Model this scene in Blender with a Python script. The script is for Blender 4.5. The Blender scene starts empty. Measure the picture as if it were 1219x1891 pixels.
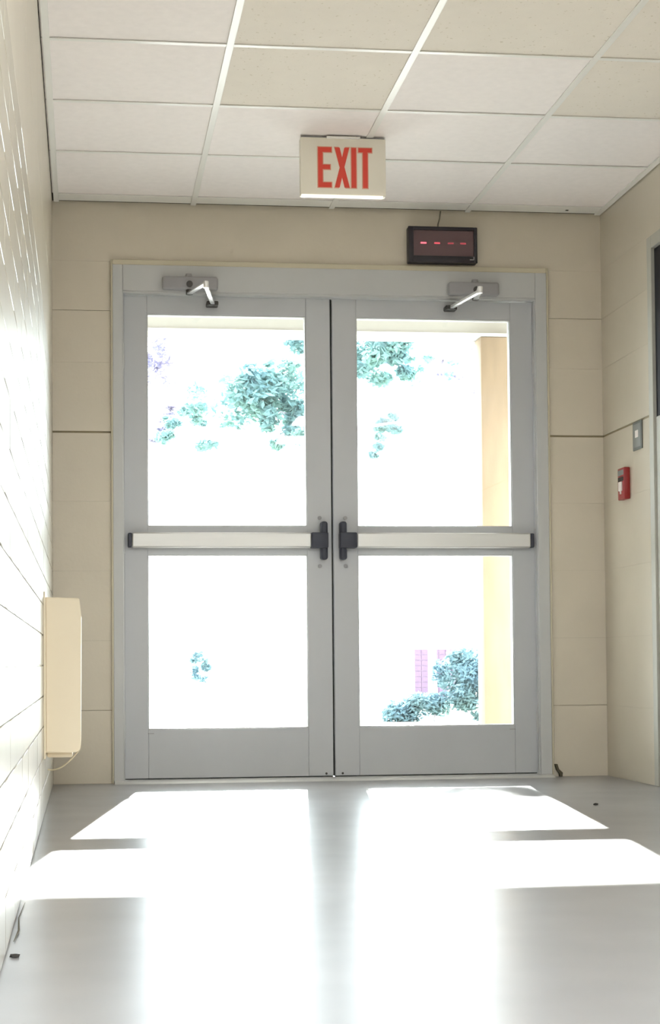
import bpy, bmesh, math, random
from mathutils import Vector, Matrix, noise
random.seed(7)
S = bpy.context.scene
COL = S.collection

# ------------------------------------------------------------------ camera
W_PX, H_PX = 1219, 1891
CX, CD, CZ, YAW, PIT, ROL, F, PX, PY = (-0.16087, 7.47671, 0.50630, 0.123875, 0.037722,
                                        -0.007671, 3192.25, 556.17, 1105.68)
cy, sy, cp, sp, cr, sr = math.cos(YAW), math.sin(YAW), math.cos(PIT), math.sin(PIT), math.cos(ROL), math.sin(ROL)
fw = Vector((sy*cp, cy*cp, sp)); rt = Vector((cy, -sy, 0)); up = rt.cross(fw)
r2 = cr*rt + sr*up; u2 = -sr*rt + cr*up
cam_d = bpy.data.cameras.new('camera'); cam = bpy.data.objects.new('camera', cam_d); COL.objects.link(cam)
m = Matrix.Identity(4)
for i in range(3):
    m[i][0], m[i][1], m[i][2] = r2[i], u2[i], -fw[i]
m[0][3], m[1][3], m[2][3] = CX, -CD, CZ
cam.matrix_world = m
cam_d.sensor_fit = 'HORIZONTAL'; cam_d.sensor_width = 36
cam_d.lens = F/W_PX*36
cam_d.shift_x = (W_PX/2-PX)/W_PX
cam_d.shift_y = (PY-H_PX/2)/W_PX
cam_d.clip_start = 0.02; cam_d.clip_end = 500
S.camera = cam

# ------------------------------------------------------------------ light
SKY = 4.7
wd = bpy.data.worlds.new('sky'); S.world = wd; wd.use_nodes = True
nt = wd.node_tree; bg = nt.nodes['Background']
bg.inputs['Color'].default_value = (0.90, 0.96, 1.0, 1); bg.inputs['Strength'].default_value = SKY
sun_d = bpy.data.lights.new('sun', 'SUN'); sun_d.energy = 28; sun_d.angle = math.radians(0.6)
sun_d.color = (1.0, 0.975, 0.94)
sun = bpy.data.objects.new('sun', sun_d); COL.objects.link(sun)
sun.rotation_euler = Vector((-0.13, -1, -0.408)).to_track_quat('-Z', 'Y').to_euler()
sun.location = (2, 8, 6)
S.view_settings.view_transform = 'Standard'; S.view_settings.look = 'None'
S.view_settings.exposure = 1.42; S.view_settings.gamma = 1.0
S.view_settings.use_curve_mapping = False
TROFFER = 10.5            # radiance of the corridor's ceiling lights behind the camera

# ------------------------------------------------------------------ materials
def srgb(r, g, b):
    f = lambda c: (c/255/12.92) if c/255 <= 0.04045 else ((c/255+0.055)/1.055)**2.4
    return (f(r), f(g), f(b), 1)

def mat(name, col, rough=0.6, metal=0.0, spec=0.5, var=0.0, vscale=6.0, bump=0.0, bscale=20.0,
        emit=None, estr=0.0, spots=None, coat=0.0, detail=4.0, stretch=None):
    M = bpy.data.materials.new(name); M.use_nodes = True
    n = M.node_tree.nodes; l = M.node_tree.links; b = n['Principled BSDF']
    b.inputs['Base Color'].default_value = col; b.inputs['Roughness'].default_value = rough
    b.inputs['Metallic'].default_value = metal; b.inputs['Specular IOR Level'].default_value = spec
    b.inputs['Coat Weight'].default_value = coat
    if emit: b.inputs['Emission Color'].default_value = emit; b.inputs['Emission Strength'].default_value = estr
    tc = n.new('ShaderNodeTexCoord'); mp = n.new('ShaderNodeMapping'); l.new(tc.outputs['Object'], mp.inputs['Vector'])
    if stretch: mp.inputs['Scale'].default_value = stretch
    out = None
    if var:
        t = n.new('ShaderNodeTexNoise'); t.inputs['Scale'].default_value = vscale; t.inputs['Detail'].default_value = detail
        l.new(mp.outputs[0], t.inputs['Vector'])
        r = n.new('ShaderNodeMapRange'); r.inputs['From Min'].default_value = 0.3; r.inputs['From Max'].default_value = 0.7
        r.inputs['To Min'].default_value = 1-var; r.inputs['To Max'].default_value = 1+var
        l.new(t.outputs['Fac'], r.inputs['Value'])
        mx = n.new('ShaderNodeVectorMath'); mx.operation = 'SCALE'; mx.inputs[0].default_value = col[:3]
        l.new(r.outputs[0], mx.inputs['Scale']); out = mx.outputs[0]
    if spots:   # (colour, scale, threshold)
        t = n.new('ShaderNodeTexNoise'); t.inputs['Scale'].default_value = spots[1]; t.inputs['Detail'].default_value = 3
        l.new(mp.outputs[0], t.inputs['Vector'])
        r = n.new('ShaderNodeMapRange'); r.inputs['From Min'].default_value = spots[2]; r.inputs['From Max'].default_value = spots[2]+0.04
        l.new(t.outputs['Fac'], r.inputs['Value'])
        mx = n.new('ShaderNodeMix'); mx.data_type = 'RGBA'
        l.new(r.outputs[0], mx.inputs[0])
        if out: l.new(out, mx.inputs[6])
        else: mx.inputs[6].default_value = col
        mx.inputs[7].default_value = spots[0]; out = mx.outputs[2]
    if out: l.new(out, b.inputs['Base Color'])
    if bump:
        t = n.new('ShaderNodeTexNoise'); t.inputs['Scale'].default_value = bscale; t.inputs['Detail'].default_value = 3
        l.new(mp.outputs[0], t.inputs['Vector'])
        bp = n.new('ShaderNodeBump'); bp.inputs['Strength'].default_value = 1.0; bp.inputs['Distance'].default_value = bump
        l.new(t.outputs['Fac'], bp.inputs['Height']); l.new(bp.outputs[0], b.inputs['Normal'])
    return M

WALLC = srgb(214, 204, 186)
M = {}
M['wall'] = mat('cream_block_paint', WALLC, 0.42, var=0.03, vscale=3, bump=0.0006, bscale=60)
M['joint'] = mat('joint_paint', srgb(150, 137, 110), 0.6)
M['wall_gloss'] = mat('cream_gloss_paint', srgb(202, 193, 176), 0.28, var=0.03, vscale=3, bump=0.0005, bscale=14)
M['glazed'] = mat('glazed_block', srgb(178, 170, 154), 0.33, spec=1.0, var=0.03, vscale=5, bump=0.0006, bscale=12)
M['grout'] = mat('grout', srgb(214, 210, 200), 0.33, spec=1.0)
M['floor'] = None
M['tile_a'] = mat('ceiling_tile_white', srgb(248, 241, 237), 0.9, var=0.02, vscale=30, bump=0.0004, bscale=300)
M['tile_b'] = mat('ceiling_tile_yellowed', srgb(236, 228, 216), 0.9, var=0.012, vscale=14, bump=0.0006, bscale=200,
                  spots=(srgb(214, 204, 186), 60, 0.66))
M['grid'] = mat('grid_white', srgb(240, 238, 232), 0.3)
M['plenum'] = mat('plenum_dark', srgb(60, 55, 48), 0.9)  # dark deck, also the shade painted into the ceiling edge gaps
M['door'] = mat('grey_door_paint', srgb(192, 193, 196), 0.36, var=0.02, vscale=4, stretch=(1, 1, 0.2))
M['frame'] = mat('grey_frame_paint', srgb(196, 196, 195), 0.4, var=0.02, vscale=4)
M['caulk'] = mat('cream_edge', srgb(205, 196, 172), 0.5)
M['alu'] = mat('brushed_aluminium', srgb(214, 212, 208), 0.32, metal=0.35, var=0.02, vscale=60, stretch=(0.05, 1, 1))
M['bright_alu'] = mat('polished_aluminium', srgb(250, 250, 250), 0.25, metal=0.5)
M['black'] = mat('black_plastic', srgb(52, 54, 66), 0.45)
M['dark'] = mat('dark_metal', srgb(70, 68, 66), 0.4, metal=0.5)
M['gap'] = mat('dark_gasket', srgb(42, 42, 38), 0.8)
M['closer'] = mat('grey_closer_cover', srgb(158, 156, 158), 0.45)
M['sign'] = mat('exit_sign_housing', srgb(240, 234, 220), 0.5)
M['sign_highlight'] = mat('exit_sign_lip_highlight', srgb(245, 240, 222), 0.3, emit=(1, 0.96, 0.85, 1), estr=0.35)  # emission stands in for light reflected on the sign's lower edge
M['red'] = mat('exit_letter_red', srgb(200, 66, 52), 0.5, emit=(0.8, 0.05, 0.02, 1), estr=0.05)
M['pink'] = mat('exit_letter_painted_glow', srgb(226, 172, 148), 0.5)  # glow of the letters painted as a pale pink rim
M['clock'] = mat('clock_case', srgb(40, 34, 40), 0.4)
M['clock_face'] = mat('clock_red_filter', srgb(104, 80, 82), 0.3)
for k, s in enumerate((1.0, 0.42, 0.16, 0.2)):
    M['led%d' % k] = mat('led_segment_%s' % 'abcd'[k], srgb(120, 60, 66), 0.4, emit=(1.0, 0.12, 0.16, 1), estr=0.75*s)
M['led_off'] = mat('led_segment_unlit', srgb(112, 70, 72), 0.4)
M['cord'] = mat('grey_cord', srgb(120, 115, 100), 0.6)
M['cream'] = mat('cream_enamel', srgb(232, 218, 192), 0.38, var=0.015, vscale=5)
M['cream_cord'] = mat('cream_cord', srgb(200, 188, 158), 0.5)
M['fire_red'] = mat('fire_alarm_red', srgb(150, 34, 34), 0.4)
M['white'] = mat('white_plastic', srgb(235, 225, 220), 0.4)
M['plate'] = mat('grey_sign_plate', srgb(128, 130, 126), 0.5)
M['plate_edge'] = mat('grey_sign_edge', srgb(96, 98, 94), 0.5)
M['debris'] = mat('dark_debris', srgb(50, 46, 42), 0.8)
M['seal'] = mat('old_sealant', srgb(86, 80, 62), 0.8)
M['side_door'] = mat('side_door_paint', srgb(176, 174, 164), 0.45)
M['dark_glass'] = mat('dark_lite', srgb(26, 27, 36), 0.3, spec=0.1)
M['concrete'] = mat('sunny_concrete', srgb(128, 126, 122), 0.85, var=0.05, vscale=1.5, bump=0.002, bscale=40)
M['grass'] = mat('dry_lawn', srgb(150, 156, 138), 0.9, var=0.08, vscale=2)
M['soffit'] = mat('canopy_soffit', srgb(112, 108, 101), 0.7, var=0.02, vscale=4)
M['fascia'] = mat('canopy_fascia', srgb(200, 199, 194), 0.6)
M['post'] = mat('tan_timber', srgb(136, 119, 100), 0.7, var=0.10, vscale=5, stretch=(3, 3, 0.6))
M['bark'] = mat('pale_bark', srgb(196, 186, 200), 0.9, var=0.15, vscale=8, bump=0.01, bscale=20)
M['brickred'] = mat('garden_brick', srgb(96, 76, 98), 0.8, var=0.06, vscale=12)
M['mortar'] = mat('garden_mortar', srgb(140, 124, 142), 0.9)

def leafmat(name, col):
    X = bpy.data.materials.new(name); X.use_nodes = True
    n = X.node_tree.nodes; l = X.node_tree.links; n.remove(n['Principled BSDF'])
    d = n.new('ShaderNodeBsdfDiffuse'); t = n.new('ShaderNodeBsdfTranslucent'); mx = n.new('ShaderNodeMixShader')
    tc = n.new('ShaderNodeTexCoord'); ns = n.new('ShaderNodeTexNoise'); ns.inputs['Scale'].default_value = 3.0
    l.new(tc.outputs['Object'], ns.inputs['Vector'])
    c = n.new('ShaderNodeValToRGB'); e = c.color_ramp.elements
    e[0].position = 0.35; e[1].position = 0.65
    e[0].color = (col[0]*0.75, col[1]*0.8, col[2]*0.95, 1); e[1].color = col
    l.new(ns.outputs['Fac'], c.inputs[0]); l.new(c.outputs[0], d.inputs[0]); l.new(c.outputs[0], t.inputs[0])
    mx.inputs[0].default_value = 0.4; l.new(d.outputs[0], mx.inputs[1]); l.new(t.outputs[0], mx.inputs[2])
    l.new(mx.outputs[0], n['Material Output'].inputs[0]); return X
M['pine'] = leafmat('pine_needles', (0.185, 0.30, 0.28, 1))
M['shrub'] = leafmat('shrub_leaves', (0.18, 0.27, 0.275, 1))
M['twig'] = leafmat('bare_twigs', (0.22, 0.20, 0.27, 1))

def glassmat():
    X = bpy.data.materials.new('door_glass'); X.use_nodes = True
    n = X.node_tree.nodes; l = X.node_tree.links; n.remove(n['Principled BSDF'])
    t = n.new('ShaderNodeBsdfTransparent'); t.inputs[0].default_value = (0.93, 0.96, 0.955, 1)
    g = n.new('ShaderNodeBsdfGlossy'); g.inputs['Roughness'].default_value = 0.02
    fr = n.new('ShaderNodeFresnel'); fr.inputs[0].default_value = 1.45
    mx = n.new('ShaderNodeMixShader')
    l.new(fr.outputs[0], mx.inputs[0]); l.new(t.outputs[0], mx.inputs[1]); l.new(g.outputs[0], mx.inputs[2])
    l.new(mx.outputs[0], n['Material Output'].inputs[0]); return X
M['glass'] = glassmat()

def floormat():
    X = mat('waxed_vinyl_floor', srgb(160, 158, 158), 0.2, spec=0.36)
    n = X.node_tree.nodes; l = X.node_tree.links; b = n['Principled BSDF']
    tc = n.new('ShaderNodeTexCoord'); mp = n.new('ShaderNodeMapping'); mp.inputs['Scale'].default_value = (1, 1, 1)
    l.new(tc.outputs['Object'], mp.inputs[0])
    ns = n.new('ShaderNodeTexNoise'); ns.inputs['Scale'].default_value = 2.2; ns.inputs['Detail'].default_value = 2.5
    l.new(mp.outputs[0], ns.inputs['Vector'])
    c = n.new('ShaderNodeValToRGB'); e = c.color_ramp.elements
    e[0].position = 0.3; e[0].color = srgb(138, 136, 136); e[1].position = 0.7; e[1].color = srgb(150, 148, 148)
    l.new(ns.outputs['Fac'], c.inputs[0]); l.new(c.outputs[0], b.inputs['Base Color'])
    r = n.new('ShaderNodeMapRange'); r.inputs['From Min'].default_value = 0.35; r.inputs['From Max'].default_value = 0.65
    r.inputs['To Min'].default_value = 0.28; r.inputs['To Max'].default_value = 0.31
    n2 = n.new('ShaderNodeTexNoise'); n2.inputs['Scale'].default_value = 5; n2.inputs['Detail'].default_value = 1.5
    l.new(mp.outputs[0], n2.inputs['Vector']); l.new(n2.outputs['Fac'], r.inputs['Value']); l.new(r.outputs[0], b.inputs['Roughness'])
    n3 = n.new('ShaderNodeTexNoise'); n3.inputs['Scale'].default_value = 5; n3.inputs['Detail'].default_value = 1
    l.new(mp.outputs[0], n3.inputs['Vector'])
    bp = n.new('ShaderNodeBump'); bp.inputs['Distance'].default_value = 0.0008; l.new(n3.outputs['Fac'], bp.inputs['Height'])
    l.new(bp.outputs[0], b.inputs['Normal'])
    return X
M['floor'] = floormat()

# ------------------------------------------------------------------ mesh helpers
def box_bm(bm, lo, hi, bev=0.0, seg=2):
    c = [(a+b)/2 for a, b in zip(lo, hi)]; s = [abs(b-a) for a, b in zip(lo, hi)]
    g = bmesh.ops.create_cube(bm, size=1.0, matrix=Matrix.Translation(c) @ Matrix.Diagonal((*s, 1)))
    if bev:
        es = list({e for v in g['verts'] for e in v.link_edges})
        bmesh.ops.bevel(bm, geom=es, offset=min(bev, min(s)*0.45), segments=seg, affect='EDGES', profile=0.5)
    return bm

def tube_bm(bm, pts, r, n=10, caps=True):
    pts = [Vector(p) for p in pts]; rs = r if isinstance(r, (list, tuple)) else [r]*len(pts)
    rings = []
    for i, p in enumerate(pts):
        d = (pts[min(i+1, len(pts)-1)]-pts[max(i-1, 0)]).normalized()
        a = d.cross(Vector((0, 0, 1)))
        if a.length < 0.05: a = d.cross(Vector((1, 0, 0)))
        a.normalize(); b = d.cross(a)
        rings.append([bm.verts.new(p+rs[i]*(math.cos(t)*a+math.sin(t)*b)) for t in [2*math.pi*k/n for k in range(n)]])
    for q, w in zip(rings, rings[1:]):
        for k in range(n):
            bm.faces.new((q[k], q[(k+1) % n], w[(k+1) % n], w[k]))
    if caps:
        bm.faces.new(rings[0]); bm.faces.new(rings[-1])
    return bm

def prism_bm(bm, pts, axis, a, b):
    """pts 2D outline; extruded along axis (0,1,2) from a to b; 2D order is the two remaining axes"""
    def mk(p, v):
        q = list(p); q.insert(axis, v); return bm.verts.new(q)
    A = [mk(p, a) for p in pts]; B = [mk(p, b) for p in pts]
    n = len(pts); bm.faces.new(A); bm.faces.new(B)
    for k in range(n): bm.faces.new((A[k], A[(k+1) % n], B[(k+1) % n], B[k]))
    return bm

def obj(name, bm, material, parent=None, loc=None, smooth=False):
    bmesh.ops.recalc_face_normals(bm, faces=bm.faces[:])
    me = bpy.data.meshes.new(name); bm.to_mesh(me); bm.free(); me.materials.append(material)
    if smooth:
        for p in me.polygons: p.use_smooth = True
        try: me.set_sharp_from_angle(angle=math.radians(40))
        except Exception: pass
    o = bpy.data.objects.new(name, me); COL.objects.link(o)
    if parent: o.parent = parent
    if loc: o.location = loc
    return o
def B(name, lo, hi, material, parent=None, bev=0.0, seg=2):
    """box, in the parent's local space when it has one"""
    return obj(name, box_bm(bmesh.new(), lo, hi, bev, seg), material, parent, smooth=bev > 0)
def thing(name, loc, label, cat, group=None):
    o = bpy.data.objects.new(name, None); COL.objects.link(o); o.location = loc; o.empty_display_size = 0.1
    o['label'] = label; o['category'] = cat
    if group: o['group'] = group
    return o
def tag(o, label, cat=None, group=None, kind=None):
    o['label'] = label
    if cat: o['category'] = cat
    if group: o['group'] = group
    if kind: o['kind'] = kind
    return o
def struct(o, label, cat):
    return tag(o, label, cat, kind='structure')
def copy(src, parent, loc, mesh_mat=None):
    o = src.copy(); COL.objects.link(o); o.parent = parent; o.location = loc; return o

XL, XR, HC, YB = -0.3018, 2.1378, 2.5124, -12.5
DW = 1.83                                # clear opening
FX0, FX1, FZ = -0.050, 1.888, 2.259      # outside of the door frame

# ------------------------------------------------------------------ floor
fl = bmesh.new(); box_bm(fl, (XL-0.2, YB-0.2, -0.08), (XR+0.2, 0.22, 0.0))
struct(obj('floor', fl, M['floor']), 'glossy pale grey waxed floor with patches of sunlight in front of the doors', 'floor')

# ------------------------------------------------------------------ far wall (with the doors)
bm = bmesh.new(); g = 0.006
box_bm(bm, (XL-0.2, g, 0), (FX0+0.012, 0.20, 2.9)); box_bm(bm, (FX1-0.012, g, 0), (XR+0.2, 0.20, 2.9))
box_bm(bm, (FX0+0.012, g, FZ-0.012), (FX1-0.012, 0.20, 2.9))
wf = struct(obj('wall_far', bm, M['joint']), 'cream painted block wall around the double doors', 'wall')
def band(parent, x0, x1, z0, z1, material, ax=1, side=0.0, joint=0.0015, face=0.0, bev=0.0012):
    """one block face on a wall; ax=1 far wall (x range), ax=0 side wall (y range)"""
    if ax == 1: return B('block', (x0+0.0006, face, z0+joint), (x1-0.0006, 0.0065, z1-joint), material, parent, bev, 1)
    lo, hi = sorted((face, side))
    return B('block', (lo, x0+0.0006, z0+joint), (hi, x1-0.0006, z1-joint), material, parent, bev, 1)
ZS = [0.0, 0.313, 0.613, 0.913, 1.213, 1.513, 1.815, 2.04, 2.256, 2.5124+0.02]
def stack(xs, zs, parent=wf):
    for (x0, x1) in zip(xs, xs[1:]):
        for k, (z0, z1) in enumerate(zip(zs, zs[1:])):
            top = 0.0045 if abs(z1-1.513) < 1e-3 else 0.0
            bot = 0.0045 if abs(z0-1.513) < 1e-3 else (0.0022 if abs(z0-2.04) < 1e-3 or abs(z0-.313) < 1e-3 else 0.0006)
            B('block', (x0, 0.0, z0+bot), (x1, 0.0068, z1-top), M['wall'], parent)
stack([XL, FX0], ZS); stack([FX1, XR], ZS)
stack([FX0, FX1], [FZ, 2.5124+0.02])

# ------------------------------------------------------------------ door frame
bm = bmesh.new(); y0, y1 = -0.014, 0.16
def frame_side(bm, xo, xi, s):
    # face, then a step (rabbet) behind the leaf
    box_bm(bm, (min(xo, xi), y0, 0.0), (max(xo, xi), 0.032, FZ-0.004), 0.002, 1)
    box_bm(bm, (min(xo, xi-0.0*s), 0.032, 0.0), (max(xo, xi), y1, FZ-0.004))
frame_side(bm, FX0+0.006, 0.0, 1); frame_side(bm, FX1-0.006, DW, -1)
box_bm(bm, (0.0, y0, 2.128), (DW, y1, FZ-0.004), 0.002, 1)
fr = struct(obj('trim_1', bm, M['frame'], smooth=True), 'pale grey steel frame around the double doors', 'door frame')
B('stop', (0.0, -0.008, 2.1195), (DW, 0.075, 2.1285), M['frame'], fr, 0.001)
for x0, x1 in ((0.0, 0.004), (1.8262, 1.83)):
    B('stop', (x0, 0.0, 0.013), (x1, 0.022, 2.1195), M['frame'], fr)
bm = bmesh.new()
box_bm(bm, (FX0-0.002, -0.0165, 0), (FX0+0.0065, 0.004, FZ+0.004), 0.002, 1)
box_bm(bm, (FX1-0.0065, -0.0165, 0), (FX1+0.002, 0.004, FZ+0.004), 0.002, 1)
box_bm(bm, (FX0+0.0065, -0.0165, FZ-0.018), (FX1-0.0065, 0.004, FZ+0.004), 0.002, 1)
o = obj('edge_bead', bm, M['caulk'], fr, smooth=True); o['label'] = 'thin cream edge around the frame'
# threshold
th = bmesh.new()
prism_bm(th, [(-0.075, 0.0005), (-0.055, 0.009), (-0.01, 0.013), (0.07, 0.013), (0.13, 0.008), (0.16, 0.0005)], 0, FX0+0.008, FX1-0.008)
struct(obj('trim_2', th, M['alu']), 'low metal threshold under the double doors', 'threshold')

# ------------------------------------------------------------------ door leaves
GU1, GU0, GL1, GL0 = 2.0318, 1.1132, 0.9808, 0.2326
def leaf(idx, x0, s, label):
    """x0 hinge edge, s=+1 left leaf (hinges on the left), -1 right leaf"""
    root = thing('door_%d' % idx, (x0, 0.028, 0.0), label, 'door'); root['kind'] = 'structure'
    X = lambda a, b: (min(s*a, s*b), max(s*a, s*b))
    zt, zb, w = 2.1165, 0.017, 0.9105
    hs, ls = 0.1093, 0.1115
    Y0, Y1 = 0.0, 0.045
    def part(name, a, b, z0, z1, mt='door', yy=(Y0, Y1), bev=0.0015, par=root):
        p, q = X(a, b); return B(name, (p, yy[0], z0), (q, yy[1], z1), M[mt], par, bev, 1)
    gap0 = 0.0045
    part('hinge_stile', gap0, hs-0.004, zb, zt); part('lock_stile', w-ls+0.004, w, zb, zt)
    part('top_rail', hs-0.004, w-ls+0.004, GU1+0.004, zt)
    part('middle_rail', hs-0.004, w-ls+0.004, GL1+0.004, GU0-0.004)
    part('bottom_rail', hs-0.004, w-ls+0.004, zb, GL0-0.004)
    for (z0, z1) in ((GU0, GU1), (GL0, GL1)):
        p, q = X(hs, w-ls)
        gl = B('pane', (p-0.006, 0.019, z0-0.006), (q+0.006, 0.025, z1+0.006), M['glass'], root)
        bd = bmesh.new()
        for yy in ((0.004, 0.019), (0.025, 0.040)):
            box_bm(bd, (p-0.004, yy[0], z0-0.004), (q+0.004, yy[1], z0)); box_bm(bd, (p-0.004, yy[0], z1), (q+0.004, yy[1], z1+0.004))
            box_bm(bd, (p-0.004, yy[0], z0), (p, yy[1], z1)); box_bm(bd, (q, yy[0], z0), (q+0.004, yy[1], z1))
        obj('glazing_bead', bd, M['frame'], root)
    # latch-side gasket / astragal
    if s > 0:
        a = part('astragal', w+0.0005, w+0.0075, zb, zt, 'gap', (0.012, 0.040), 0)
        a['label'] = 'dark gasket strip between the leaves'
    part('door_sweep', gap0, w, 0.0135, zb, 'gap', (0.01, 0.035), 0)
    # exit bar
    zc = 1.0455
    rail = part('exit_bar', 0.036, 0.815, zc-0.033, zc+0.033, 'alu', (-0.056, -0.014), 0.006)
    rail['label'] = 'brushed aluminium push bar'
    part('bar_track', 0.036, 0.815, zc-0.026, zc+0.026, 'frame', (-0.015, 0.0005), 0.0, rail)
    e = part('end_cap', 0.019, 0.0365, zc-0.031, zc+0.031, 'black', (-0.052, 0.0005), 0.004, rail); e['label'] = 'black end cap'
    c = bmesh.new(); p, q = X(0.8145, 0.889); box_bm(c, (p, -0.060, zc-0.034), (q, 0.0005, zc+0.034), 0.005)
    p, q = X(0.857, 0.888); box_bm(c, (p, -0.050, 0.9605), (q, 0.0006, 1.1285), 0.011, 3)
    e = obj('latch_case', c, M['black'], rail, smooth=True); e['label'] = 'black latch housing'
    for z in (1.1465, 0.9345):
        c = bmesh.new(); tube_bm(c, [(s*0.858, 0.001, z), (s*0.858, -0.006, z)], 0.0085, 14)
        obj('bolt_cap', c, M['closer'], rail)
    # scratch mark plate screws on the lower rail corner
    for xx in (0.103,):
        part('scuff_plate', xx, xx+0.026, 0.209, 0.2125, 'closer', (-0.0012, 0.0), 0)
    c = bmesh.new(); tube_bm(c, [(s*0.879, 0.001, 0.0275), (s*0.879, -0.004, 0.0275)], 0.005, 10)
    obj('bolt_cap', c, M['dark'], root)
    # hinges
    for z in (0.25, 1.045, 1.85):
        c = bmesh.new(); tube_bm(c, [(s*0.0022, -0.004, z-0.055), (s*0.0022, -0.004, z+0.055)], 0.0055, 10)
        obj('hinge', c, M['frame'], root, smooth=True)
    return root
leaf(1, 0.0, 1, 'left leaf of the grey glazed double doors, hinged beside the cream box')
leaf(2, DW, -1, 'right leaf of the grey glazed double doors, nearer the red fire alarm')

# ------------------------------------------------------------------ door closers
def closer(x_body0, x_body1, xp, xe, xf, label):
    r = thing('door_closer', (xp, -0.014, 2.165), label, 'door closer', 'overhead closers on the door frame head')
    a, b = x_body0-xp, x_body1-xp; z0, z1 = -0.036, 0.022
    c = bmesh.new(); box_bm(c, (a, -0.045, z0), (b, 0.0, z1), 0.011, 3); o = obj('body', c, M['closer'], r, smooth=True)
    c = bmesh.new(); tube_bm(c, [(-0.002, -0.026, z1-0.002), (-0.002, -0.026, z1+0.012)], [0.017, 0.013], 16)
    obj('top_cap', c, M['closer'], r, smooth=True)
    c = bmesh.new(); tube_bm(c, [(0, -0.026, z0+0.001), (0, -0.026, z0-0.02)], 0.015, 16)
    tube_bm(c, [(0, -0.04, -0.014), (0, -0.052, -0.014)], 0.014, 16)
    o = obj('pivot', c, M['dark'], r, smooth=True); o['label'] = 'dark pivot hub'
    e = Vector((xe-xp, -0.30, -0.065)); f = Vector((xf-xp, -0.012, -0.088))
    def bar(name, p, q, w, t, n=1, mt='bright_alu'):
        d = (q-p).normalized(); u = d.cross(Vector((0, 0, 1))).normalized(); v = u.cross(d)
        c = bmesh.new(); L = (q-p).length
        Mx = Matrix.Identity(4)
        for i in range(3): Mx[i][0], Mx[i][1], Mx[i][2], Mx[i][3] = d[i], u[i], v[i], p[i]
        box_bm(c, (0, -w/2, -t/2), (L, w/2, t/2), 0.002); bmesh.ops.transform(c, matrix=Mx, verts=c.verts[:])
        return obj(name, c, M[mt], r, smooth=True)
    bar('main_arm', Vector((0, -0.03, -0.052)), e, 0.024, 0.008)
    fa = bar('forearm', e+Vector((0, 0, -0.01)), f, 0.018, 0.012)
    c = bmesh.new(); tube_bm(c, [e+Vector((0, 0, 0.008)), e+Vector((0, 0, -0.02))], 0.011, 14)
    obj('elbow_joint', c, M['bright_alu'], r, smooth=True)
    c = bmesh.new(); box_bm(c, (f.x-0.026, f.y-0.004, f.z-0.010), (f.x+0.026, 0.0415, f.z+0.010), 0.005)
    tube_bm(c, [f+Vector((-0.013, -0.002, 0.0)), f+Vector((-0.013, -0.010, 0.0))], 0.009, 12)
    o = obj('arm_bracket', c, M['dark'], r, smooth=True); o['label'] = 'dark bracket on the door'
    return r
closer(0.170, 0.411, 0.287, 0.340, 0.389, 'grey door closer with white arm over the left door leaf')
closer(1.430, 1.658, 1.553, 1.510, 1.447, 'grey door closer with white arm over the right door leaf')

# ------------------------------------------------------------------ left wall
wl = struct(obj('wall_left', box_bm(bmesh.new(), (XL-0.2, YB-0.2, 0), (XL-0.004, 0.0, 2.9)), M['grout']),
            'shiny pale block wall glaring with daylight on the left', 'wall')
def side_block(y0, y1, z0, z1, mt, n, r0=0.001):
    o = B('block', (0, -(y1-y0)/2+n, -(z1-z0)/2+n), (0.006, (y1-y0)/2-n, (z1-z0)/2-n), M[mt], wl, 0.0012, 1)
    o.location = (XL-0.006, (y0+y1)/2, (z0+z1)/2); return o
proto = side_block(-0.4, 0.0, 0, 0.1, 'glazed', 0.0015)
H = 0.1009; first = True
for row in range(17):
    y = 0.0 if row % 2 == 0 else 0.2
    while y > -4.8:
        ya, yb = y-0.4, min(y, 0.0)
        if yb-ya > 0.39:
            if first: o = proto; first = False
            else: o = copy(proto, wl, (0, 0, 0))
            o.location = (XL-0.006+random.uniform(-0.0004, 0.0003), (ya+yb)/2, 0.003+H*(row+0.5))
            o.rotation_euler = (0, random.uniform(-0.002, 0.002), random.uniform(-0.0015, 0.0015))
        else:
            side_block(ya, yb, 0.003+H*row, 0.003+H*(row+1), 'glazed', 0.0015)
        y -= 0.4
for (z0, z1) in ((0.003, 1.718),):
    side_block(-12.4, -5.2, z0, z1, 'glazed', 0.002)
for (ya, yb) in ((-1.6, 0), (-3.2, -1.6), (-4.8, -3.2), (-12.4, -4.8)):
    for (z0, z1) in ((1.7185, 2.04), (2.04, 2.53)):
        side_block(ya, yb, z0, z1, 'wall_gloss', 0.0006)

# ------------------------------------------------------------------ right wall, with a side doorway
DY0, DY1, DZ = -0.655, -1.70, 2.245      # outside of the side door frame
bm = bmesh.new()
box_bm(bm, (XR+0.004, DY0-0.01, 0), (XR+0.2, 0.0, 2.9)); box_bm(bm, (XR+0.004, YB-0.2, 0), (XR+0.2, DY1+0.01, 2.9))
box_bm(bm, (XR+0.004, DY1, DZ-0.01), (XR+0.2, DY0, 2.9)); box_bm(bm, (XR+0.15, DY1, 0), (XR+0.2, DY0, DZ))
wr = struct(obj('wall_right', bm, M['joint']), 'cream painted block wall on the right with a side doorway', 'wall')
def rblock(ya, yb, zs):
    for k, (z0, z1) in enumerate(zip(zs, zs[1:])):
        top = 0.0045 if abs(z1-1.513) < 1e-3 else 0.0
        bot = 0.0045 if abs(z0-1.513) < 1e-3 else 0.0005
        B('block', (XR, ya, z0+bot), (XR+0.006, yb, z1-top), M['wall_gloss'], wr)
rblock(DY0, -0.0005, ZS); rblock(DY1, DY0, [DZ, 2.53]); rblock(-3.6, DY1, ZS); rblock(-12.4, -3.6, [0, 1.513, 2.53])
bm = bmesh.new()
box_bm(bm, (XR-0.006, DY0-0.052, 0), (XR+0.10, DY0+0.002, DZ), 0.002, 1)
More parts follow.
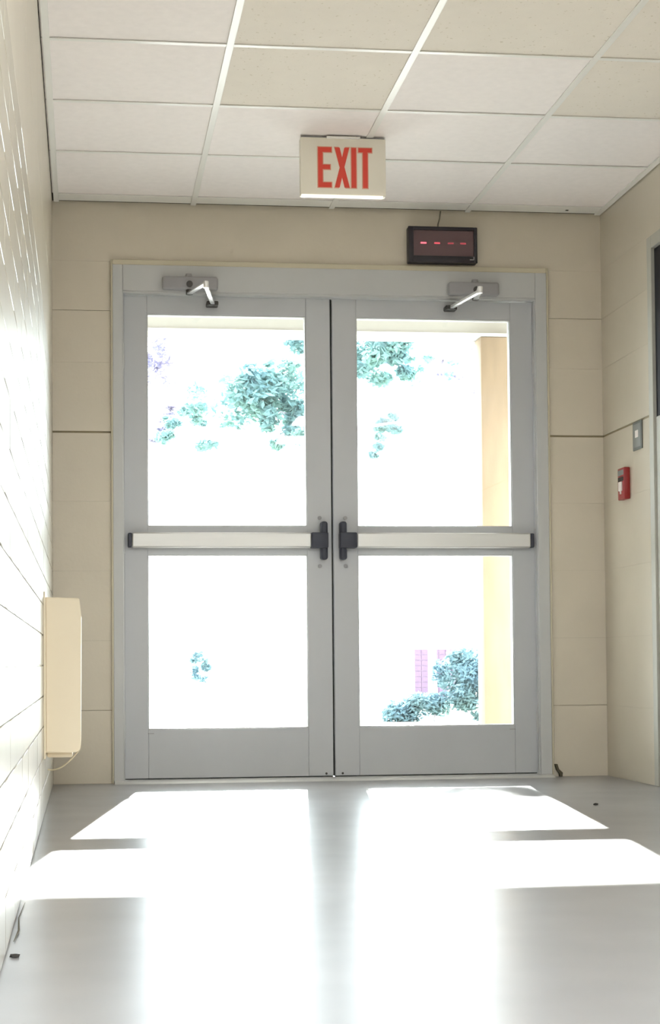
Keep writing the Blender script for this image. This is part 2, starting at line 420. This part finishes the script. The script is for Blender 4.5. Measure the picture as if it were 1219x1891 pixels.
box_bm(bm, (XR-0.006, DY1-0.002, 0), (XR+0.10, DY1+0.052, DZ), 0.002, 1)
box_bm(bm, (XR-0.006, DY1+0.052, DZ-0.052), (XR+0.10, DY0-0.052, DZ), 0.002, 1)
o = struct(obj('trim_3', bm, M['side_door'], smooth=True), 'grey painted frame of the side door on the right', 'door frame')
bm = bmesh.new()
d3 = thing('door_3', (XR+0.004, DY0-0.053, 0), 'side door on the right with dark glass above a grey lower panel', 'door'); d3['kind'] = 'structure'
B('lower_panel', (0, -0.957, 0.012), (0.045, 0, 1.50), M['side_door'], d3, 0.002, 1)
B('bottom_plate', (-0.004, -0.95, 0.02), (0.0, -0.004, 0.30), M['side_door'], d3, 0.001, 1)
B('pane', (0.004, -0.957, 1.50), (0.03, 0, DZ-0.056), M['dark_glass'], d3)

# end of the corridor behind the camera
struct(obj('wall_back', box_bm(bmesh.new(), (XL-0.2, YB-0.2, 0), (XR+0.2, YB, 2.9)), M['wall']),
       'cream wall closing the corridor behind the viewer', 'wall')

# ------------------------------------------------------------------ suspended ceiling
ce = thing('ceiling', (0, 0, HC), 'suspended ceiling of white and yellowed lay-in tiles on a white grid', 'ceiling'); ce['kind'] = 'structure'
B('ceiling_deck', (XL-0.2, YB-0.2, 0.12), (XR+0.2, 0.2, 0.2), M['plenum'], ce)
tw = 0.024
bars_x = [0.308, 0.918, 1.528]
rows_y = [-0.7402-0.61*k for k in range(19)]
tile_w = 0.61-0.006
mesh_a = B('ceiling_tile', (-tile_w/2, -tile_w/2, 0.002), (tile_w/2, tile_w/2, 0.018), M['tile_a'], ce, 0.001, 1)
mesh_b = B('ceiling_tile', (-tile_w/2, -tile_w/2, 0.002), (tile_w/2, tile_w/2, 0.018), M['tile_b'], ce, 0.001, 1)
used = {}
def tile_at(cx_, cy_, kind):
    src = mesh_a if kind == 'a' else mesh_b
    if kind not in used: used[kind] = 1; o = src
    else: o = copy(src, ce, (0, 0, 0))
    o.location = (cx_, cy_, random.uniform(0.0, 0.0012)); o.rotation_euler = (0, 0, random.choice((0, 1, 2, 3))*math.pi/2)
kinds = {0: 'aaaa', 1: 'aaaa', 2: 'abab', 3: 'abbb'}
LIGHT_ROWS = {8: (0, 3), 10: (0, 3), 12: (0, 3), 14: (0, 3), 16: (0, 3)}
xc = [0.003, 0.613, 1.223, 1.833]
for r in range(1, 19):
    yc = -0.7402-0.61*(r-0.5)
    kk = kinds.get(r, random.choice(('abaa', 'babb', 'aabb')))
    for c in range(4):
        if r in LIGHT_ROWS and c in LIGHT_ROWS[r]: continue
        tile_at(xc[c], yc, kk[c])
# first row against the doors' wall
for c in range(4):
    B('ceiling_tile', (xc[c]-tile_w/2, -0.7402+0.003, 0.002), (xc[c]+tile_w/2, -0.132, 0.018), M['tile_a'], ce, 0.001, 1)
    B('filler_strip', (xc[c]-0.293 if c else XL+0.012, -0.119, 0.0005), (xc[c]+0.293 if c < 3 else XR-0.012, -0.022, 0.012), M['grid'], ce, 0.001, 1)
for x in bars_x:
    B('grid_runner', (x-tw/2, YB+0.03, -0.003), (x+tw/2, -0.001, 0.0015), M['grid'], ce, 0.0006, 1)
for y in [-0.126]+rows_y:
    hw = 0.006 if y > -0.2 else 0.010
    for a, b in zip([XL+0.02]+[x+tw/2 for x in bars_x], [x-tw/2 for x in bars_x]+[XR-0.02]):
        B('grid_cross_bar', (a, y-hw, -0.002), (b, y+hw, 0.0015), M['grid'], ce, 0.0005, 1)
for a, b in ((XL+0.007, XL+0.030), (XR-0.030, XR-0.004)):
    o = B('wall_angle', (a, YB+0.01, -0.004), (b, -0.010, 0.0015), M['grid'], ce, 0.0005, 1)
o = B('gap_shade_strip', (XL+0.001, -0.0215, 0.004), (XR-0.001, -0.0005, 0.010), M['plenum'], ce); o['label'] = 'dark strip painted as shade where the ceiling meets the wall'  # solid dark strips fill the edge gaps in place of shade
o = B('gap_shade_strip', (XL+0.0005, YB+0.02, 0.004), (XL+0.007, -0.022, 0.010), M['plenum'], ce)
o = B('small_hole', (1.96, -0.075, -0.0012), (1.972, -0.063, 0.0008), M['debris'], ce); o['label'] = 'small dark mark in the filler strip'

# recessed lights further back along the corridor (outside the view)
M['diffuser'] = mat('lit_diffuser', (0.9, 0.9, 0.9, 1), 0.5, emit=(0.88, 0.95, 1.0, 1), estr=TROFFER)
for r, cs in LIGHT_ROWS.items():
    for c in cs:
        t = thing('ceiling_light', (xc[c], -0.7402-0.61*(r-0.5), HC), 'square recessed ceiling light along the %s wall, %s from the doors' % ('left' if c == 0 else 'right', {8: 'nearest', 10: 'second', 12: 'third', 14: 'fourth', 16: 'farthest'}[r]), 'ceiling light', 'corridor ceiling lights')
        B('housing', (-0.295, -0.295, 0.004), (0.295, 0.295, 0.09), M['grid'], t)
        B('diffuser', (-0.28, -0.28, -0.001), (0.28, 0.28, 0.0035), M['diffuser'], t)

# ------------------------------------------------------------------ exit sign
es = thing('exit_sign', (0.815, -1.03, 2.395), 'beige hanging sign with red EXIT letters above the doors', 'exit sign')
hw, zt, zb = 0.164, 0.110, -0.112
B('housing', (-hw, -0.012, zb), (hw, 0.030, zt), M['sign'], es, 0.004)
B('canopy', (-0.065, -0.022, zt-0.004), (0.065, 0.045, 2.5094-2.395), M['grid'], es, 0.006)
B('mount_rail', (-hw+0.004, -0.006, zt-0.001), (hw-0.004, 0.02, zt+0.003), M['closer'], es)
o = B('highlight_lip', (-hw+0.002, -0.016, zb-0.005), (hw-0.012, 0.010, zb+0.002), M['sign_highlight'], es, 0.002); o['label'] = 'white lower lip with a painted highlight'
def letter(name, polys, par):
    for grow, mt, yd, nm in ((0.0035, 'pink', -0.0127, 'painted_glow'), (0.0, 'red', -0.0142, name)):
        c = bmesh.new()
        for p in polys:
            cxm = sum(q[0] for q in p)/len(p); czm = sum(q[1] for q in p)/len(p)
            pp = [(q[0]+math.copysign(grow, q[0]-cxm), q[1]+math.copysign(grow, q[1]-czm)) for q in p]
            prism_bm(c, pp, 1, -0.0115, yd-0.0001*polys.index(p)/len(polys))
        o = obj(nm, c, M[mt], par)
        if nm == 'painted_glow': o['label'] = 'pale edge painted as the glow round the letter'
    return o
L0, L1 = -0.081, 0.072                      # letter bottom and top (local z)
R = lambda x0, x1, z0, z1: [(x0, z0), (x1, z0), (x1, z1), (x0, z1)]
ox = -0.815
letter('letter_e', [R(0.718+ox, 0.735+ox, L0, L1), R(0.735+ox, 0.769+ox, L1-0.018, L1), R(0.735+ox, 0.764+ox, -0.012, 0.005), R(0.735+ox, 0.769+ox, L0, L0+0.018)], es)
letter('letter_x', [[(0.782+ox, L1), (0.801+ox, L1), (0.838+ox, L0), (0.819+ox, L0)], [(0.819+ox, L1), (0.837+ox, L1), (0.800+ox, L0), (0.782+ox, L0)]], es)
letter('letter_i', [R(0.846+ox, 0.864+ox, L0, L1)], es)
letter('letter_t', [R(0.890+ox, 0.908+ox, L0, L1-0.016), R(0.873+ox, 0.924+ox, L1-0.016, L1)], es)

# ------------------------------------------------------------------ digital clock
ck = thing('digital_clock', (1.407, 0.0, 2.351), 'dark framed digital wall clock with dim red dashes above the right door', 'clock')
cw, ch = 0.155, 0.080
B('case', (-cw, -0.040, -ch), (cw, 0.0, ch), M['clock'], ck, 0.006)
c = bmesh.new()
for lo, hi in (((-cw, -0.050, -ch), (-cw+0.024, -0.039, ch)), ((cw-0.016, -0.050, -ch), (cw, -0.039, ch)),
               ((-cw+0.02, -0.050, ch-0.016), (cw-0.014, -0.039, ch)), ((-cw+0.02, -0.050, -ch), (cw-0.014, -0.039, -ch+0.030))):
    box_bm(c, lo, hi, 0.003)
obj('bezel', c, M['clock'], ck, smooth=True)
o = B('display', (-cw+0.022, -0.043, -ch+0.028), (cw-0.014, -0.039, ch-0.014), M['clock_face'], ck); o['label'] = 'dull red display filter'
for k, x in enumerate((1.321, 1.382, 1.443, 1.499)):
    xx = x-1.407
    c = bmesh.new()
    box_bm(c, (xx-0.013, -0.0438, 0.004), (xx+0.013, -0.0428, 0.011))
    obj('digit_segment', c, M['led%d' % k], ck)
c = bmesh.new(); box_bm(c, (0.120, -0.0512, -0.067), (0.139, -0.050, -0.064)); box_bm(c, (0.136, -0.0512, -0.064), (0.140, -0.050, -0.052))
obj('corner_mark', c, M['closer'], ck)
c = bmesh.new(); tube_bm(c, [(-0.014, -0.006, ch-0.004), (-0.013, -0.007, ch+0.02), (-0.006, -0.008, ch+0.045), (-0.001, -0.008, 2.511-2.351)], 0.0030, 8)
obj('power_cord', c, M['cord'], ck, smooth=True)

# ------------------------------------------------------------------ cream box on the left wall
cb = thing('wall_cabinet', (XL, -1.42, 0.4735), 'cream metal box with rounded corners mounted low on the left wall', 'wall box')
z0, z1 = -0.256, 0.262
c = bmesh.new()
prof = [(0.008, z0), (0.100, z0)]
def arc(cx_, cz_, r, a0, a1, n=6): return [(cx_+r*math.cos(math.radians(a0+(a1-a0)*k/n)), cz_+r*math.sin(math.radians(a0+(a1-a0)*k/n))) for k in range(n+1)]
prof = [(0.006, z0)]+arc(0.122-0.022, z0+0.022, 0.022, -90, 0)+[(0.1245, z1-0.06)]+arc(0.118-0.006, z1-0.010, 0.007, 0, 90, 3)+[(0.006, z1)]
prism_bm(c, prof, 1, -0.235, 0.235)
bmesh.ops.bevel(c, geom=[e for e in c.edges if abs(e.verts[0].co.y-e.verts[1].co.y) < 1e-6], offset=0.004, segments=2, affect='EDGES')
obj('cover', c, M['cream'], cb, smooth=True)
B('mounting_plate', (0.0, -0.25, z0-0.02), (0.006, 0.25, z1+0.018), M['cream'], cb, 0.001)
B('bottom_tray', (0.010, -0.20, z0-0.018), (0.095, 0.22, z0+0.001), M['cream'], cb, 0.006)
c = bmesh.new(); pts = []
for k in range(13):
    t = k/12; pts.append((0.118*(1-t)+0.012*t, -0.21+0.05*t, z0+0.008-0.068*math.sin(t*math.pi/2)-0.006*math.sin(t*math.pi)))
tube_bm(c, pts, 0.0026, 8); o = obj('pull_cord', c, M['cream_cord'], cb, smooth=True); o['label'] = 'thin cream cord hanging below the box'

# ------------------------------------------------------------------ fire alarm pull station
fa = thing('fire_alarm', (XR, -0.332, 1.266), 'small red fire alarm pull station on the right wall', 'fire alarm')
c = bmesh.new(); box_bm(c, (-0.027, -0.045, -0.068), (0, 0.045, 0.068), 0.004); obj('housing', c, M['fire_red'], fa, smooth=True)
B('recess', (-0.0285, -0.036, 0.010), (-0.026, 0.036, 0.028), M['debris'], fa)
o = B('pull_handle', (-0.034, -0.020, -0.032), (-0.026, 0.018, 0.008), M['white'], fa, 0.003); o['label'] = 'white pull handle'
B('handle_stem', (-0.031, -0.007, -0.045), (-0.026, 0.007, -0.030), M['white'], fa, 0.001)
B('top_band', (-0.0283, -0.038, 0.036), (-0.026, 0.038, 0.058), M['plate'], fa)

# ------------------------------------------------------------------ room sign plate
rs = thing('room_sign', (XR, -0.495, 1.452), 'grey square plate with pale centre beside the side door', 'sign')
B('plate', (-0.006, -0.058, -0.060), (0, 0.058, 0.060), M['plate_edge'], rs, 0.002)
B('face', (-0.0075, -0.047, -0.049), (-0.0055, 0.047, 0.049), M['plate'], rs, 0.0005)
o = B('pale_mark', (-0.0085, -0.020, -0.008), (-0.007, 0.020, 0.022), M['white'], rs); o['label'] = 'pale centre mark'

# ------------------------------------------------------------------ bits on the floor
def bit(x, y, r, label, z=0.0, seed=1):
    rnd = random.Random(seed); c = bmesh.new(); bmesh.ops.create_icosphere(c, subdivisions=1, radius=r)
    for v in c.verts:
        v.co *= rnd.uniform(0.7, 1.2); v.co.z = max(v.co.z*0.5, -r*0.35)
    zz = min(v.co.z for v in c.verts)
    o = obj('debris', c, M['debris'], None, (x, y, z-zz)); tag(o, label, 'debris'); return o
bit(1.622, -1.525, 0.010, 'dark crumb on the floor to the right of the sunlit patch', seed=3)
bit(1.240, -1.627, 0.006, 'tiny dark speck on the sunlit floor before the right door', seed=4)
bit(XL+0.016, -4.41, 0.009, 'dark crumb on the floor against the left wall in the foreground', seed=5)
c = bmesh.new(); tube_bm(c, [(0, 0, 0.003), (0.004, 0.13, 0.004), (-0.003, 0.30, 0.003), (0.002, 0.52, 0.003)], [0.0008, 0.0020, 0.0012, 0.0006], 6)
tag(obj('sealant_strip', c, M['seal'], None, (XL+0.008, -4.25, 0)), 'thin dark strip of loose sealant along the foot of the left wall', 'sealant')
c = bmesh.new()
prism_bm(c, [(1.893, 0.056), (1.903, 0.056), (1.910, 0.034), (1.927, 0.018), (1.925, 0.0008), (1.914, 0.0008), (1.912, 0.014), (1.900, 0.030)], 1, -0.020, -0.0012)
tag(obj('door_stop', c, M['seal']), 'small bent dark strip at the foot of the frame by the right door', 'door stop')

# ------------------------------------------------------------------ outside
ex = bmesh.new(); box_bm(ex, (-14, 0.22, -0.14), (20, 9.0, -0.06))
struct(obj('ground_paving', ex, M['concrete']), 'sunlit white concrete paving outside the doors', 'paving')
ex = bmesh.new(); box_bm(ex, (-120, 9.0, -0.20), (160, 190, -0.07))
struct(obj('ground_lawn', ex, M['grass']), 'sun bleached pale lawn beyond the paving', 'lawn')
CE, CZ0 = 2.13, 2.33
cn = thing('canopy', (0.9, 0.21, CZ0), 'white entrance canopy roof outside above the doors', 'canopy'); cn['kind'] = 'structure'
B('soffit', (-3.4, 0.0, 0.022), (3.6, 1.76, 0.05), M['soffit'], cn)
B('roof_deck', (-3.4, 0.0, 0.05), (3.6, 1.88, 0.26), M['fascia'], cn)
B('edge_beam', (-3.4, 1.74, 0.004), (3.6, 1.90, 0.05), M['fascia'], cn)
B('fascia', (-3.44, 1.88, 0.0), (3.64, 1.92, 0.30), M['fascia'], cn, 0.003)
po = thing('canopy_post', (2.124, 2.025, -0.06), 'tan timber post holding the canopy, seen through the right door', 'post')
B('shaft', (-0.088, -0.080, 0.0), (0.072, 0.080, CZ0+0.064-0.002), M['post'], po, 0.008)
B('base_plate', (-0.11, -0.10, 0.0), (0.094, 0.10, 0.02), M['alu'], po, 0.003)

def leaves(bm, c, rad, n, size, rnd, squash=0.7):
    for _ in range(n):
        d = Vector((rnd.gauss(0, 1), rnd.gauss(0, 1), rnd.gauss(0, 1))).normalized()*rnd.random()**0.4
        p = Vector(c)+Vector((d.x*rad, d.y*rad, d.z*rad*squash))
        a = Vector((rnd.gauss(0, 1), rnd.gauss(0, 1), rnd.gauss(0, .6))).normalized()*size*rnd.uniform(.6, 1.3)
        b = a.cross(Vector((rnd.gauss(0, 1), rnd.gauss(0, 1), rnd.gauss(0, 1)))).normalized()*size*0.38
        vs = [bm.verts.new(q) for q in (p-a, p+b, p+a, p-b)]
        bm.faces.new(vs)
def tree(name, loc, label, trunk, branches, clumps, mt, seed, leaf=0.06, dens=1.0, squash=0.7):
    rnd = random.Random(seed); t = thing(name, loc, label, 'tree' if 'tree' in name else 'shrub')
    c = bmesh.new(); tube_bm(c, trunk[0], trunk[1], 12); obj('trunk', c, M['bark'], t, smooth=True)
    for p, r in branches:
        c = bmesh.new(); tube_bm(c, p, r, 8); obj('branch', c, M['bark'], t, smooth=True)
    c = bmesh.new()
    for (x, y, z, r, n) in clumps: leaves(c, (x, y, z), r, int(n*dens), leaf, rnd, squash)
    o = obj('foliage', c, M[mt], t); o['kind'] = 'stuff'
    return t
# pine behind the meeting stiles: trunk at x 2.6, crown hanging both sides
cl = []
rnd = random.Random(21)
def cloud(x0, x1, z0, z1, k, r, n, y=0.0):
    for _ in range(k): cl.append((rnd.uniform(x0, x1), y+rnd.uniform(-0.5, 0.5), rnd.uniform(z0, z1), r*rnd.uniform(.6, 1.2), n))
cloud(-1.15, -0.3, 3.35, 3.8, 24, 0.17, 120); cloud(-0.9, -0.3, 3.1, 3.45, 7, 0.13, 90)
cloud(-1.95, -1.2, 3.1, 3.55, 12, 0.11, 60); cloud(-0.55, -0.2, 3.95, 4.3, 4, 0.11, 90)
cloud(-1.6, -0.3, 3.3, 3.8, 14, 0.16, 26); cloud(-0.9, -0.3, 3.8, 4.2, 6, 0.1, 22); cloud(0.9, 1.5, 3.9, 4.2, 6, 0.12, 22)
cloud(0.3, 0.7, 5.28, 5.5, 8, 0.14, 80); cloud(-1.4, 0.0, 5.12, 5.2, 7, 0.10, 60)
cloud(0.30, 0.95, 3.85, 4.3, 22, 0.16, 120); cloud(0.5, 0.85, 3.2, 3.45, 5, 0.10, 90); cloud(0.35, 0.6, 3.0, 3.15, 3, 0.08, 60)
cloud(-1.2, 1.3, 4.4, 5.0, 14, 0.22, 100); cloud(-0.3, 0.2, 3.2, 4.4, 6, 0.2, 90)
br = []
for (a, z, L, dz) in ((-1, 3.3, 1.2, 0.25), (-1, 3.9, 1.0, 0.3), (1, 3.9, 0.9, 0.25), (1, 3.2, 0.8, 0.15), (-1, 3.1, 1.9, 0.2), (1, 4.8, 1.1, 0.4), (-1, 5.2, 1.2, 0.4)):
    br.append(([(0, 0, z), (a*L*0.5, 0.05, z+dz*0.6), (a*L, 0, z+dz)], [0.035, 0.022, 0.008]))
tree('pine_tree', (2.62, 12.0, -0.07), 'green pine tree outside, its trunk behind the meeting of the two doors',
     ([(0, 0, 0), (0.02, 0, 1.5), (-0.03, 0, 3.5), (0.0, 0, 6.8)], [0.14, 0.12, 0.1, 0.03]), br, cl, 'pine', 31)
# bare tree at the far left
cl = []
cloud(0.14, 0.48, 4.0, 4.85, 16, 0.16, 36); cloud(0.15, 0.5, 3.35, 3.7, 5, 0.08, 40); cloud(-1.0, 0.4, 4.6, 6.0, 22, 0.3, 60)
tree('bare_tree', (0.42, 13.75, -0.07), 'thin bare mauve tree outside at the left edge of the left door glass',
     ([(0, 0, 0), (-0.02, 0, 2.0), (0.02, 0, 4.0), (0, 0, 6.0)], [0.09, 0.08, 0.06, 0.02]),
     [([(0, 0, 3.2), (0.18, 0, 3.7), (0.26, 0, 4.4)], [0.03, 0.02, 0.008]), ([(0, 0, 3.6), (-0.3, 0, 4.4)], [0.03, 0.008])], cl, 'twig', 33, leaf=0.05)
# distant bare twigs of a third tree across the top of the view
cl = []
cloud(-1.2, 1.7, 4.3, 4.75, 16, 0.10, 10); cloud(0.9, 1.7, 4.1, 4.5, 6, 0.09, 22)
tree('bare_tree', (3.4, 14.6, -0.07), 'sparse leafless tree outside seen through the top of the right door glass',
     ([(0.9, 0, 0), (0.9, 0, 2.0), (0.88, 0, 4.0), (0.9, 0, 6.0)], [0.06, 0.05, 0.04, 0.02]),
     [([(0.9, 0, 4.0), (0.2, 0, 4.35), (-0.8, 0, 4.7)], [0.02, 0.013, 0.006]), ([(0.9, 0, 4.2), (1.5, 0, 4.6)], [0.02, 0.006])], cl, 'twig', 35, leaf=0.05)
# shrubs
cl = []
for k in range(56):
    x = rnd.uniform(-0.55, 0.62) if k % 3 else rnd.uniform(0.05, 0.55); top = 0.12+0.55*max(0, min(1, (x+0.45)/0.6)); cl.append((x+0.08, rnd.uniform(-.25, .25), rnd.uniform(0.02, max(.05, top)), 0.11, 170))
tree('leafy_shrub', (3.28, 9.4, -0.07), 'round leafy green shrub outside low in the right door glass',
     ([(0, 0, 0), (0, 0, 0.4)], [0.03, 0.015]), [([(0, 0, 0.1), (0.2, 0, 0.4)], [0.012, 0.006]), ([(0, 0, 0.1), (-0.25, 0, 0.3)], [0.012, 0.006])],
     cl, 'shrub', 41, leaf=0.035, squash=0.9)
cl = [(rnd.uniform(-.10, .10), rnd.uniform(-.1, .1), rnd.uniform(0.43, 0.68), 0.06, 45) for _ in range(8)]
tree('small_shrub', (0.95, 9.6, -0.07), 'small pale green sapling outside low in the left door glass',
     ([(0, 0, 0), (0.01, 0, 0.5)], [0.008, 0.005]), [], cl, 'shrub', 43, leaf=0.035)
# low brick wall in the distance, three piers of brick
bw = thing('brick_wall', (5.48, 20.0, -0.07), 'low mauve brick garden wall far outside behind the shrub', 'garden wall')
B('core', (-0.38, 0.0, 0.0), (0.38, 0.16, 0.80), M['mortar'], bw)
bp = None
for row in range(9):
    for seg in ((-0.385, -0.16), (-0.10, 0.15), (0.20, 0.385)):
        x = seg[0]
        while x < seg[1]-0.02:
            w = min(0.11, seg[1]-x)
            B('brick', (x+0.004, -0.015, 0.01+row*0.088), (x+w-0.004, 0.01, 0.01+row*0.088+0.080), M['brickred'], bw); x += w
# facade around the outside of the doors so light only enters through the glass
bm = bmesh.new(); box_bm(bm, (-9, 0.0, -0.06), (XL-0.2, 0.21, 3.4)); box_bm(bm, (XR+0.2, 0.0, -0.06), (11, 0.21, 3.4)); box_bm(bm, (XL-0.2, 0.0, 2.9), (XR+0.2, 0.21, 3.4))
struct(obj('wall_outer', bm, M['fascia']), 'pale outer wall of the building either side of the entrance', 'wall')
